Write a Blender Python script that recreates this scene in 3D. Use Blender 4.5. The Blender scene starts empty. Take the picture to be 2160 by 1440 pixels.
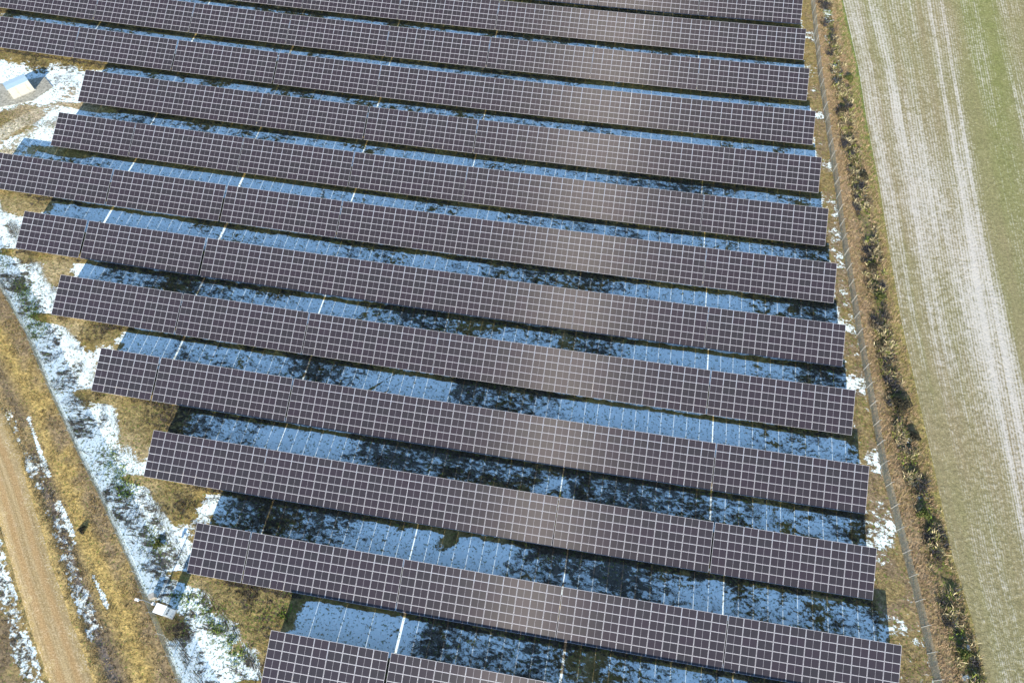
import bpy, bmesh, math, random
import numpy as np
from mathutils import Matrix, Vector
random.seed(7); rng = np.random.default_rng(11)
R_ = math.radians
scene = bpy.context.scene
col = scene.collection

# ------------------------------------------------------------------ camera model (metres, X along the rows, Y north)
FPX = 1504.83
CAM = np.array([0.0, 0.0, 92.7836])
PITCH, YAW, ROLL = 0.51003, 0.19078, -0.02447
MR = (Matrix.Rotation(YAW, 3, 'Z') @ Matrix.Rotation(PITCH, 3, 'X') @ Matrix.Rotation(ROLL, 3, 'Z'))
MRn = np.array(MR)
Q1, Q2, Q3 = 0.4069, 0.0778, 0.49494

def terr(x, y):
    """gentle lie of the land"""
    x = np.clip((np.asarray(x, float) + 10) / 50, -3.2, 2.6); y = np.clip((np.asarray(y, float) - 70) / 50, -2.4, 2.6)
    return Q1 * x * x + Q2 * x * y + Q3 * y * y

def site(px, py, h=0.0):
    """point of the terrain (plus h) measured off the survey photo"""
    d = MRn @ np.array([(px - 1080) / FPX, -(py - 720) / FPX, -1.0])
    z = h
    for _ in range(6):
        t = (z - CAM[2]) / d[2]
        g = CAM + t * d
        z = h + float(terr(g[0], g[1]))
    return g

def line(pts):
    return np.array([site(*p)[:2] for p in pts])

# ------------------------------------------------------------------ rows of tables
W = 1.772            # module pitch along the row
TH = 0.37302         # tilt
LS = 6.2107          # slope length
CT, ST = math.cos(TH), math.sin(TH)
H0 = 0.70
# (row y of low edge, x of table boundaries from the right end, columns of the last table)
ROWS = [
 (128.10, [33.63, 13.92, -5.75, -25.45], 11),
 (118.23, [33.88, 14.27, -5.10, -24.72, -44.35, -63.95, -83.60, -103.2], 11),
 (107.63, [34.32, 14.63, -4.89, -24.50, -44.22, -63.75, -83.42, -103.05, -122.7, -142.3], 11),
 (96.96, [35.25, 15.39, -4.02, -23.50, -43.04, -62.70, -82.60, -102.2, -121.85], 11),
 (86.28, [35.92, 16.02, -3.15, -22.72, -42.50, -62.22, -81.65, -95.84], 8),
 (75.41, [36.46, 16.68, -2.90, -22.38, -42.10, -61.75, -81.38, -95.38], 8),
 (64.75, [37.20, 17.48, -2.05, -21.45, -41.00, -60.80, -80.60, -101.9], 12),
 (53.88, [38.02, 18.18, -1.36, -20.90, -40.22, -59.92, -79.88, -90.44], 6),
 (43.38, [38.66, 18.86, -0.78, -20.18, -39.86, -59.50, -79.22], 11),
 (32.52, [39.72, 19.90, 0.28, -19.08, -38.66, -58.45, -67.48], 5),
 (21.84, [39.74, 19.98, 0.24, -19.25, -38.70, -54.75], 9),
 (10.96, [41.46, 21.83, 2.25, -17.35, -36.95, -44.14], 4),
 (0.42, [42.70, 23.10, 3.45, -16.42, -31.00], 8),
]
ROWY = [r[0] for r in ROWS]

# ------------------------------------------------------------------ generic helpers
def link(name, me, parent=None):
    o = bpy.data.objects.new(name, me); col.objects.link(o)
    if parent is not None: o.parent = parent
    return o

def meta(o, label=None, cat=None, group=None, kind=None):
    if label: o['label'] = label
    if cat: o['category'] = cat
    if group: o['group'] = group
    if kind: o['kind'] = kind
    return o

def empty(name, loc, rot=(0, 0, 0)):
    o = link(name, None); o.location = loc; o.rotation_euler = rot; o.empty_display_size = 0.5
    return o

class MB:
    def __init__(s): s.v = []; s.f = []; s.m = []
    def box(s, c, d, m=0, M=None):
        x, y, z = c; a, b, h = d[0] / 2, d[1] / 2, d[2] / 2
        p = [(x-a,y-b,z-h),(x+a,y-b,z-h),(x+a,y+b,z-h),(x-a,y+b,z-h),(x-a,y-b,z+h),(x+a,y-b,z+h),(x+a,y+b,z+h),(x-a,y+b,z+h)]
        if M is not None: p = [tuple(M @ Vector(q)) for q in p]
        n = len(s.v); s.v += p
        for q in [(0,3,2,1),(4,5,6,7),(0,1,5,4),(1,2,6,5),(2,3,7,6),(3,0,4,7)]:
            s.f.append(tuple(n+i for i in q)); s.m.append(m)
        return s
    def tube(s, p0, p1, r0, r1=None, n=10, m=0):
        r1 = r0 if r1 is None else r1
        p0 = Vector(p0); p1 = Vector(p1); ax = (p1 - p0).normalized()
        u = ax.orthogonal().normalized(); w = ax.cross(u); k = len(s.v)
        for p, r in ((p0, r0), (p1, r1)):
            for i in range(n):
                a = 2 * math.pi * i / n
                s.v.append(tuple(p + u * r * math.cos(a) + w * r * math.sin(a)))
        for i in range(n):
            j = (i + 1) % n; s.f.append((k+i, k+j, k+n+j, k+n+i)); s.m.append(m)
        s.f.append(tuple(k+i for i in reversed(range(n)))); s.m.append(m)
        s.f.append(tuple(k+n+i for i in range(n))); s.m.append(m)
        return s
    def poly(s, pts, faces, m=0):
        n = len(s.v); s.v += [tuple(p) for p in pts]
        for f in faces: s.f.append(tuple(n+i for i in f)); s.m.append(m)
        return s
    def mesh(s, name, mats, smooth=False):
        me = bpy.data.meshes.new(name); me.from_pydata(s.v, [], s.f)
        for m in mats: me.materials.append(m)
        me.polygons.foreach_set('material_index', s.m)
        if smooth: me.polygons.foreach_set('use_smooth', [True] * len(s.f))
        me.update(); return me
    def build(s, name, mats, parent=None, smooth=False):
        return link(name, s.mesh(name, mats, smooth), parent)

def np_mesh(name, V, F, mats, attrs=None, smooth=False):
    """V (n,3), F (m,k) arrays"""
    me = bpy.data.meshes.new(name); n, k = F.shape
    me.vertices.add(len(V)); me.vertices.foreach_set('co', np.ascontiguousarray(V, np.float32).ravel())
    me.loops.add(n * k); me.loops.foreach_set('vertex_index', np.ascontiguousarray(F, np.int32).ravel())
    me.polygons.add(n); me.polygons.foreach_set('loop_start', np.arange(0, n * k, k, dtype=np.int32))
    if smooth: me.polygons.foreach_set('use_smooth', np.ones(n, bool))
    for m in mats: me.materials.append(m)
    for an, arr in (attrs or {}).items():
        a = me.attributes.new(an, 'FLOAT_COLOR', 'POINT'); a.data.foreach_set('color', np.ascontiguousarray(arr, np.float32).ravel())
    me.update(calc_edges=True); me.validate()
    return me

# ------------------------------------------------------------------ materials
class NT:
    def __init__(s, name):
        s.m = bpy.data.materials.new(name); s.m.use_nodes = True; s.t = s.m.node_tree
        s.p = s.t.nodes['Principled BSDF']; s.out = s.t.nodes['Material Output']
    def n(s, typ, ins=None, **kw):
        x = s.t.nodes.new(typ)
        for a, b in kw.items(): setattr(x, a, b)
        for a, b in (ins or {}).items():
            if hasattr(b, 'is_output'): s.t.links.new(b, x.inputs[a])
            else: x.inputs[a].default_value = b
        return x
    def l(s, a, b): s.t.links.new(a, b)
    def math(s, op, a, b=None, c=None, clamp=False):
        x = s.t.nodes.new('ShaderNodeMath'); x.operation = op; x.use_clamp = clamp
        for i, v in enumerate((a, b, c)):
            if v is None: continue
            if hasattr(v, 'is_output'): s.l(v, x.inputs[i])
            else: x.inputs[i].default_value = v
        return x.outputs[0]
    def mix(s, f, a, b, typ='MIX'):
        x = s.t.nodes.new('ShaderNodeMix'); x.data_type = 'RGBA'; x.blend_type = typ
        for i, v in ((0, f), (6, a), (7, b)):
            if hasattr(v, 'is_output'): s.l(v, x.inputs[i])
            else: x.inputs[i].default_value = v if i == 0 else (tuple(v) + (1,) if len(v) == 3 else v)
        return x.outputs[2]
    def noise(s, scale, vec=None, detail=4, rough=0.55, dist=0.0):
        x = s.n('ShaderNodeTexNoise', {'Scale': scale, 'Detail': detail, 'Roughness': rough, 'Distortion': dist})
        if vec is not None: s.l(vec, x.inputs['Vector'])
        return x.outputs['Fac']
    def ramp(s, v, lo, hi, a=0.0, b=1.0, typ='SMOOTHSTEP'):
        x = s.n('ShaderNodeMapRange', {'From Min': lo, 'From Max': hi, 'To Min': a, 'To Max': b}, interpolation_type=typ)
        s.l(v, x.inputs['Value']); return x.outputs[0]

def plain(name, c, rough=0.6, metal=0.0, var=0.12, scale=3.0, spec=0.5):
    m = NT(name); g = m.n('ShaderNodeNewGeometry')
    nz = m.noise(scale, g.outputs['Position'], 5)
    f = m.ramp(nz, 0.25, 0.75, 1 - var, 1 + var, 'LINEAR')
    x = m.n('ShaderNodeVectorMath', {0: c[:3]}, operation='SCALE'); m.l(f, x.inputs['Scale'])
    m.l(x.outputs[0], m.p.inputs['Base Color'])
    m.p.inputs['Roughness'].default_value = rough; m.p.inputs['Metallic'].default_value = metal
    m.p.inputs['Specular IOR Level'].default_value = spec
    return m.m

def ground_mat():
    m = NT('ground_cover'); g = m.n('ShaderNodeNewGeometry'); P = g.outputs['Position']
    cov = m.n('ShaderNodeAttribute', attribute_name='cover'); veg = m.n('ShaderNodeAttribute', attribute_name='veg')
    sp = m.n('ShaderNodeSeparateColor'); m.l(veg.outputs['Color'], sp.inputs[0])
    snow_b, weed, green = sp.outputs[0], sp.outputs[1], sp.outputs[2]; streak = veg.outputs['Alpha']
    mp = m.n('ShaderNodeMapping'); m.l(P, mp.inputs['Vector']); mp.inputs['Rotation'].default_value = (0, 0, R_(-38)); mp.inputs['Scale'].default_value = (0.55, 1.35, 1)
    mixv = m.n('ShaderNodeMix', data_type='VECTOR'); m.l(streak, mixv.inputs[0]); m.l(P, mixv.inputs[4]); m.l(mp.outputs[0], mixv.inputs[5])
    Pv = mixv.outputs[1]
    n_fine = m.noise(2.6, P, 5, 0.75); n_mid = m.noise(1.3, Pv, 7, 0.62, 0.3); n_big = m.noise(0.16, P, 5, 0.55, 0.4)
    n_tuft = m.noise(1.35, Pv, 7, 0.74, 0.35)
    b = m.ramp(n_fine, 0.3, 0.7, 0.35, 1.65, 'LINEAR'); b2 = m.ramp(n_mid, 0.3, 0.7, 0.65, 1.35, 'LINEAR')
    bb = m.math('MULTIPLY', b, b2)
    x = m.n('ShaderNodeVectorMath', operation='SCALE'); m.l(cov.outputs['Color'], x.inputs[0]); m.l(bb, x.inputs['Scale'])
    base = x.outputs[0]
    # dead weeds / dark litter
    wv = m.math('ADD', m.math('MULTIPLY', n_tuft, 0.8), m.math('MULTIPLY', n_big, 0.2))
    wv = m.math('MULTIPLY_ADD', wv, 2.3, -0.65)
    wm = m.math('SUBTRACT', wv, m.math('SUBTRACT', 0.80, m.math('MULTIPLY', weed, 0.60)))
    wmask = m.ramp(wm, -0.03, 0.10)
    base = m.mix(wmask, base, m.mix(m.ramp(n_fine, 0.35, 0.65), (0.03, 0.024, 0.018), (0.095, 0.078, 0.055)))
    gv = m.noise(3.4, P, 5, 0.65)
    gv = m.math('MULTIPLY_ADD', gv, 2.2, -0.6)
    gmask = m.ramp(m.math('SUBTRACT', gv, m.math('SUBTRACT', 0.76, m.math('MULTIPLY', green, 0.36))), 0.0, 0.05)
    base = m.mix(m.math('MULTIPLY', gmask, 0.85), base, (0.12, 0.17, 0.03))
    # snow lies where the bias beats the noise
    sv = m.math('ADD', m.math('ADD', m.math('MULTIPLY', n_big, 0.30), m.math('MULTIPLY', n_mid, 0.42)), m.math('MULTIPLY', n_fine, 0.28))
    sv = m.math('MULTIPLY_ADD', sv, 2.6, -0.8)
    ss = m.math('SUBTRACT', sv, m.math('SUBTRACT', 0.92, m.math('MULTIPLY', snow_b, 0.84)))
    smask = m.ramp(ss, -0.03, 0.07)
    holes = m.ramp(m.noise(1.9, Pv, 6, 0.70, 0.3), 0.60, 0.66)
    smask = m.math('MULTIPLY', smask, m.math('SUBTRACT', 1.0, m.math('MULTIPLY', holes, 0.9)))
    smask = m.math('MULTIPLY', smask, m.math('SUBTRACT', 1.0, m.math('MULTIPLY', wmask, 0.93)))
    smask = m.math('MULTIPLY', smask, m.math('SUBTRACT', 1.0, m.math('MULTIPLY', gmask, 0.8)))
    scol = m.mix(m.ramp(n_fine, 0.35, 0.7), (0.66, 0.79, 0.79), (0.80, 0.88, 0.87))
    c = m.mix(smask, base, scol)
    m.l(c, m.p.inputs['Base Color']); m.p.inputs['Roughness'].default_value = 0.85; m.p.inputs['Specular IOR Level'].default_value = 0.15
    hgt = m.math('ADD', m.math('MULTIPLY', smask, 0.05), m.math('MULTIPLY', n_fine, m.math('ADD', 0.02, m.math('MULTIPLY', m.math('SUBTRACT', 1.0, smask), 0.24))))
    hgt = m.math('ADD', hgt, m.math('MULTIPLY', n_mid, m.math('ADD', 0.04, m.math('MULTIPLY', m.math('SUBTRACT', 1.0, smask), 0.10))))
    bp = m.n('ShaderNodeBump', {'Strength': 0.8, 'Distance': 1.0}); m.l(hgt, bp.inputs['Height']); m.l(bp.outputs[0], m.p.inputs['Normal'])
    return m.m

def field_mat():
    m = NT('winter_crop_field'); uv = m.n('ShaderNodeAttribute', attribute_name='rowuv')
    sp = m.n('ShaderNodeSeparateColor'); m.l(uv.outputs['Color'], sp.inputs[0])
    u = sp.outputs[0]; v = sp.outputs[1]; bias = sp.outputs[2]; gr = uv.outputs['Alpha']
    def vec(su, sv, off=0.0):
        c = m.n('ShaderNodeCombineXYZ'); m.l(m.math('MULTIPLY', u, su), c.inputs[0]); m.l(m.math('MULTIPLY', v, sv), c.inputs[1]); c.inputs[2].default_value = off
        return c.outputs[0]
    band = m.noise(1.0, vec(0.42, 0.012), 5, 0.65)          # wide streaks along the rows
    band2 = m.noise(1.0, vec(1.5, 0.03, 3.0), 4, 0.7)
    g = m.n('ShaderNodeNewGeometry'); P = g.outputs['Position']
    fine = m.noise(2.2, P, 4, 0.85); big = m.noise(0.035, P, 4, 0.5); mid = m.noise(0.5, P, 5, 0.6)
    # drill rows
    ph = m.math('SINE', m.math('MULTIPLY', m.math('ADD', u, m.math('MULTIPLY', m.noise(1.0, vec(0.5, 0.15, 9.0), 3), 0.12)), 2 * math.pi / 0.42))
    soil = m.mix(m.ramp(big, 0.35, 0.65), (0.235, 0.205, 0.11), (0.27, 0.215, 0.13))
    green = m.mix(m.ramp(mid, 0.3, 0.7), (0.18, 0.19, 0.068), (0.21, 0.21, 0.085))
    gm = m.math('ADD', m.math('ADD', gr, m.math('MULTIPLY', m.math('SUBTRACT', band, 0.5), 1.3)), m.math('MULTIPLY', ph, 0.08), clamp=True)
    base = m.mix(gm, soil, green)
    sv = m.math('ADD', m.math('ADD', m.math('MULTIPLY', band, 0.28), m.math('MULTIPLY', fine, 0.42)), m.math('ADD', m.math('MULTIPLY', band2, 0.20), m.math('MULTIPLY', mid, 0.10)))
    sv = m.math('ADD', sv, m.math('MULTIPLY', ph, 0.034))
    sv = m.math('MULTIPLY_ADD', sv, 2.3, -0.65)
    ss = m.math('SUBTRACT', sv, m.math('SUBTRACT', 0.86, m.math('MULTIPLY', bias, 0.78)))
    sm = m.ramp(ss, -0.16, 0.24)
    dk = m.ramp(fine, 0.3, 0.7, 0.6, 1.4, 'LINEAR')
    x = m.n('ShaderNodeVectorMath', operation='SCALE'); m.l(base, x.inputs[0]); m.l(dk, x.inputs['Scale'])
    c = m.mix(m.math('MULTIPLY', sm, 0.70), x.outputs[0], (0.60, 0.57, 0.53))
    m.l(c, m.p.inputs['Base Color']); m.p.inputs['Roughness'].default_value = 0.9; m.p.inputs['Specular IOR Level'].default_value = 0.1
    h = m.math('ADD', m.math('MULTIPLY', fine, 0.22), m.math('MULTIPLY', ph, 0.006))
    bp = m.n('ShaderNodeBump', {'Strength': 0.7, 'Distance': 1.0}); m.l(h, bp.inputs['Height']); m.l(bp.outputs[0], m.p.inputs['Normal'])
    return m.m

def road_mat():
    m = NT('dirt_road_surface'); uv = m.n('ShaderNodeAttribute', attribute_name='rowuv'); sp = m.n('ShaderNodeSeparateColor'); m.l(uv.outputs['Color'], sp.inputs[0])
    u = sp.outputs[0]; g = m.n('ShaderNodeNewGeometry'); P = g.outputs['Position']
    fine = m.noise(6, P, 6, 0.75); mid = m.noise(0.8, P, 5, 0.6)
    c = m.n('ShaderNodeCombineXYZ'); m.l(m.math('MULTIPLY', u, 2.6), c.inputs[0]); m.l(m.math('MULTIPLY', sp.outputs[1], 0.05), c.inputs[1])
    st = m.noise(1.0, c.outputs[0], 4, 0.6)
    # two wheel paths at +-0.8 m
    w = m.math('ABSOLUTE', m.math('SUBTRACT', m.math('ABSOLUTE', u), 0.85))
    wp = m.ramp(w, 0.15, 0.6, 1.0, 0.0)
    a = m.mix(m.ramp(st, 0.3, 0.7), (0.28, 0.20, 0.085), (0.40, 0.30, 0.15))
    a = m.mix(m.math('MULTIPLY', wp, 0.65), a, (0.36, 0.225, 0.09))
    a = m.mix(m.ramp(m.math('ADD', m.math('MULTIPLY', m.math('ABSOLUTE', u), 0.22), m.math('MULTIPLY', mid, 1.0)), 0.80, 0.96), a, (0.40, 0.29, 0.11))
    gravel = m.ramp(m.math('ADD', fine, m.math('MULTIPLY', mid, 0.4)), 0.72, 0.85)
    edge = m.ramp(m.math('ABSOLUTE', u), 0.9, 1.9)
    a = m.mix(m.math('MULTIPLY', gravel, m.math('ADD', 0.25, m.math('MULTIPLY', edge, 0.6))), a, (0.52, 0.44, 0.33))
    x = m.n('ShaderNodeVectorMath', operation='SCALE'); m.l(a, x.inputs[0]); m.l(m.ramp(fine, 0.3, 0.7, 0.55, 1.45, 'LINEAR'), x.inputs['Scale'])
    m.l(x.outputs[0], m.p.inputs['Base Color']); m.p.inputs['Roughness'].default_value = 0.9
    bp = m.n('ShaderNodeBump', {'Strength': 0.6, 'Distance': 1.0}); m.l(m.math('MULTIPLY', fine, 0.08), bp.inputs['Height']); m.l(bp.outputs[0], m.p.inputs['Normal'])
    return m.m

def cell_mat():
    m = NT('solar_cell_glass'); oi = m.n('ShaderNodeObjectInfo'); rnd = oi.outputs['Random']
    tc = m.n('ShaderNodeTexCoord'); sp = m.n('ShaderNodeSeparateXYZ'); m.l(tc.outputs['Object'], sp.inputs[0])
    # cell joints 0.168 m apart
    def joint(v, pitch, w):
        f = m.math('ABSOLUTE', m.math('SUBTRACT', m.math('FRACT', m.math('DIVIDE', m.math('ADD', v, 10 * pitch), pitch)), 0.5))
        return m.math('GREATER_THAN', f, 0.5 - w)
    j = m.math('MAXIMUM', joint(sp.outputs[0], 0.0843, 0.03), joint(sp.outputs[1], 0.1645, 0.016))
    c = m.mix(rnd, (0.027, 0.021, 0.027), (0.023, 0.022, 0.024))
    c = m.mix(m.math('MULTIPLY', m.noise(2.2, tc.outputs['Object'], 3), 0.5), c, (0.034, 0.028, 0.032))
    c = m.mix(m.math('MULTIPLY', j, 0.10), c, (0.14, 0.14, 0.15))
    m.l(c, m.p.inputs['Base Color']); m.p.inputs['Roughness'].default_value = 0.16; m.p.inputs['IOR'].default_value = 1.33
    # silver contact wires run along the module: they spread the sun's glint across themselves
    gl = m.n('ShaderNodeBsdfAnisotropic', {'Color': (0.71, 0.69, 0.66, 1), 'Roughness': 0.62, 'Anisotropy': 0.87})
    T = m.n('ShaderNodeCombineXYZ', {0: 1.0, 1: 0.0, 2: 0.0}); m.l(T.outputs[0], gl.inputs['Tangent'])
    mx = m.n('ShaderNodeMixShader', {0: CELL_GLINT}); m.l(m.p.outputs[0], mx.inputs[1]); m.l(gl.outputs[0], mx.inputs[2]); m.l(mx.outputs[0], m.out.inputs['Surface'])
    return m.m
CELL_GLINT = 0.015

def blade_mat():
    m = NT('dry_vegetation'); a = m.n('ShaderNodeAttribute', attribute_name='tint')
    m.l(a.outputs['Color'], m.p.inputs['Base Color']); m.p.inputs['Roughness'].default_value = 0.8; m.p.inputs['Specular IOR Level'].default_value = 0.1
    return m.m

M_CELL = cell_mat()
M_FRAME = plain('white_aluminium_frame', (0.42, 0.42, 0.45), 0.42, 0.0, 0.04)
M_BACK = plain('white_backsheet', (0.32, 0.32, 0.35), 0.5, 0.0, 0.03)
M_STEEL = plain('galvanised_steel', (0.34, 0.36, 0.38), 0.45, 0.6, 0.15, 6)
M_GROUND = ground_mat(); M_FIELD = field_mat(); M_ROAD = road_mat(); M_BLADE = blade_mat()
M_FENCE = plain('fence_wire', (0.40, 0.42, 0.36), 0.6, 0.1, 0.12, 1.5)
M_POST = plain('fence_post', (0.40, 0.41, 0.38), 0.6, 0.0, 0.1, 5)
M_WHITE = plain('white_painted_metal', (0.78, 0.79, 0.78), 0.4, 0.0, 0.05)
M_ROOF = plain('cream_wall_sheet', (0.52, 0.50, 0.41), 0.5, 0.0, 0.04, 1.2)
M_SLATE = plain('pale_blue_grey_roof', (0.34, 0.46, 0.52), 0.5, 0.0, 0.05, 1.2)
M_WALL = plain('pale_render_wall', (0.55, 0.56, 0.56), 0.8, 0.0, 0.08, 2)
M_CONC = plain('concrete', (0.40, 0.39, 0.35), 0.9, 0.0, 0.25, 5)
M_PAD = plain('gravel_apron', (0.27, 0.265, 0.22), 0.95, 0.0, 0.6, 2.5)
M_DARK = plain('dark_plastic', (0.03, 0.03, 0.035), 0.5)
M_STONE = plain('limestone', (0.5, 0.46, 0.38), 0.9, 0, 0.25, 4)

# ------------------------------------------------------------------ features measured from the photo
FIELD_EDGE = line([(1765, -60), (1772, 0), (1804, 139), (1824, 264), (1849, 389), (1872, 535), (1895, 674), (1926, 812), (1968, 1000), (2005, 1176), (2044, 1299), (2076, 1436), (2110, 1560)])
RF = line([(1704, -70), (1710, 0), (1727, 167), (1760, 389), (1774, 500), (1808, 708), (1861, 1000), (1900, 1151), (1928, 1260), (1970, 1440), (2010, 1570)])
LF = line([(-60, 500), (0, 592), (68, 713), (117, 830), (177, 960), (222, 1050), (287, 1195), (388, 1440), (450, 1560)])
RUT = line([(-60, 720), (0, 850), (30, 920), (77, 1000), (120, 1100), (157, 1212), (190, 1310), (238, 1440), (280, 1560)])
RUT2 = line([(60, 880), (95, 985), (150, 1120), (185, 1190), (225, 1275), (262, 1400), (300, 1520)])
ROAD = line([(-90, 760), (-40, 880), (12, 1000), (68, 1200), (150, 1440), (190, 1560)])
OLIVE = line([(0, 700), (50, 790), (110, 900), (140, 1000), (182, 1110), (232, 1220), (270, 1320), (318, 1440), (350, 1540)])
FARW = line([(-30, 1100), (5, 1200), (28, 1290), (62, 1400), (95, 1500)])
LSNOW = line([(-60, 430), (15, 530), (70, 640), (112, 745), (158, 840), (212, 950), (262, 1050), (320, 1170), (395, 1290), (470, 1400), (520, 1500)])
GREEN_L = [line(p) for p in ([(45, 600), (60, 650), (85, 700)], [(225, 950), (245, 990), (272, 1030)], [(320, 1130), (335, 1150)], [(395, 1260), (450, 1310), (500, 1390)], [(540, 1300), (600, 1290)], [(0, 545), (8, 555)])]
BRUSH = [line(p) for p in ([(238, 1030), (262, 1062), (295, 1120), (325, 1180), (350, 1240)], [(385, 1320), (410, 1400), (430, 1450)], [(150, 850), (175, 905)], [(40, 600), (62, 655)])]
BRAM = line([(1735, -40), (1750, 60), (1772, 180), (1788, 290), (1812, 400), (1832, 500), (1850, 640), (1868, 740), (1895, 870), (1915, 960), (1938, 1030), (1955, 1080), (1985, 1200), (2015, 1310), (2048, 1440), (2070, 1520)])
TRACKS = [line(p) for p in ([(700, 1412), (770, 1362), (847, 1303), (975, 1192), (1050, 1137), (1170, 1050)], [(545, 990), (607, 947), (712, 880), (850, 790), (930, 740)])]
PATHS = [line(p) for p in ([(-60, 330), (20, 270), (90, 235), (165, 195), (215, 170)], [(-40, 380), (40, 300), (110, 262), (160, 240)])]
BROWN = [(345, 1312, 1.6), (322, 1285, 1.2), (375, 1330, 1.2), (510, 1270, 3.6), (480, 1235, 3.0), (560, 1255, 3.2), (600, 1270, 2.5), (312, 860, 3.2), (345, 890, 2.6), (205, 705, 2.2), (240, 690, 2.2), (355, 1040, 2.3), (380, 1070, 2.2), (270, 870, 1.6), (195, 840, 1.8), (430, 1120, 1.5), (600, 1380, 3.0), (545, 1330, 1.5), (60, 545, 1.3), (95, 515, 1.2), (250, 735, 1.3), (930, 1150, 1.6), (955, 1135, 1.2), (1060, 1125, 0.8), (100, 108, 3.2), (40, 100, 3.2), (160, 118, 3), (-20, 95, 4), (205, 130, 2.2), (45, 248, 1.6), (15, 255, 1.8), (40, 415, 2.5), (90, 425, 2.0)]
BROWN = [(site(a, b)[:2], r) for a, b, r in BROWN]
SOIL = [(115, 570, 3.4), (160, 690, 2.2), (85, 440, 2.6), (40, 430, 2.6), (200, 770, 2.0), (185, 800, 1.6), (265, 930, 2.4), (300, 960, 1.8), (400, 1010, 2.0), (330, 1035, 1.2), (420, 1230, 1.5), (250, 830, 1.6), (20, 270, 3), (20, 320, 3), (60, 325, 2.5), (500, 1370, 1.5), (130, 210, 3), (60, 240, 3.5)]
SOIL = [(site(a, b)[:2], r) for a, b, r in SOIL]
CLEAN = [(75, 305, 4.5), (735, 1330, 6.5), (680, 1300, 4), (985, 1150, 5.5), (910, 1150, 4.5), (640, 930, 5), (700, 910, 3.5), (570, 380, 5), (620, 400, 4), (320, 345, 6), (470, 365, 4), (1330, 880, 8), (1450, 910, 8), (290, 725, 5), (900, 800, 4), (1410, 750, 6), (1500, 760, 5), (250, 450, 5), (340, 470, 4), (190, 565, 2.2), (1440, 230, 9), (1300, 215, 8), (700, 620, 4)]
CLEAN = [(site(a, b)[:2], r) for a, b, r in CLEAN]
DIRTY = [(1100, 1100, 7), (1200, 1150, 9), (1330, 1190, 9), (1000, 1370, 9), (880, 1340, 5), (700, 1100, 7), (620, 1060, 6), (560, 1075, 5), (800, 940, 6), (900, 970, 8), (1000, 980, 7), (700, 780, 4), (640, 770, 3.5), (980, 820, 5), (1060, 840, 6), (420, 595, 8), (320, 580, 6), (230, 565, 2.6), (1500, 410, 9), (1400, 400, 8), (900, 660, 5), (860, 650, 4), (1240, 1020, 8), (1420, 1060, 7), (400, 890, 4), (480, 900, 5), (1700, 650, 5), (1740, 640, 4), (1750, 790, 4), (1700, 790, 5), (1800, 1110, 3), (1560, 1220, 5), (760, 520, 7), (300, 265, 6), (210, 240, 3), (500, 1080, 4), (1860, 1300, 2), (1010, 560, 7), (1300, 720, 6), (1700, 520, 6), (1250, 600, 7)]
DIRTY = [(site(a, b)[:2], r) for a, b, r in DIRTY]
HUTC = np.array([-106.0, 86.3])

def poly_dist(X, Y, P):
    """(unsigned distance, signed side (+ = left of travel), arc length)"""
    best = np.full(X.shape, 1e9); side = np.zeros(X.shape); arc = np.zeros(X.shape); s0 = 0.0
    for a, b in zip(P[:-1], P[1:]):
        d = b - a; L2 = float(d @ d); Ln = math.sqrt(L2)
        t = np.clip(((X - a[0]) * d[0] + (Y - a[1]) * d[1]) / L2, 0, 1)
        dx = X - a[0] - t * d[0]; dy = Y - a[1] - t * d[1]; q = np.hypot(dx, dy)
        m = q < best; best = np.where(m, q, best)
        side = np.where(m, np.sign(d[0] * dy - d[1] * dx), side); arc = np.where(m, s0 + t * Ln, arc); s0 += Ln
    return best, side, arc

def sstep(x, a, b):
    t = np.clip((x - a) / (b - a), 0, 1); return t * t * (3 - 2 * t)

# smooth value noise for the layout of patches
_N = rng.random((257, 257))
def vnoise(x, y):
    x = np.asarray(x, float) % 256; y = np.asarray(y, float) % 256
    i = np.floor(x).astype(int); j = np.floor(y).astype(int); fx = x - i; fy = y - j
    fx = fx * fx * (3 - 2 * fx); fy = fy * fy * (3 - 2 * fy); i1 = (i + 1) % 256; j1 = (j + 1) % 256
    return (_N[i, j] * (1 - fx) + _N[i1, j] * fx) * (1 - fy) + (_N[i, j1] * (1 - fx) + _N[i1, j1] * fx) * fy
def fbm(x, y, o=4):
    s = 0; a = 0.5; t = 0
    for k in range(o): s = s + a * vnoise(x * 2 ** k + 17 * k, y * 2 ** k + 31 * k); t += a; a *= 0.5
    return s / t

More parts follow.
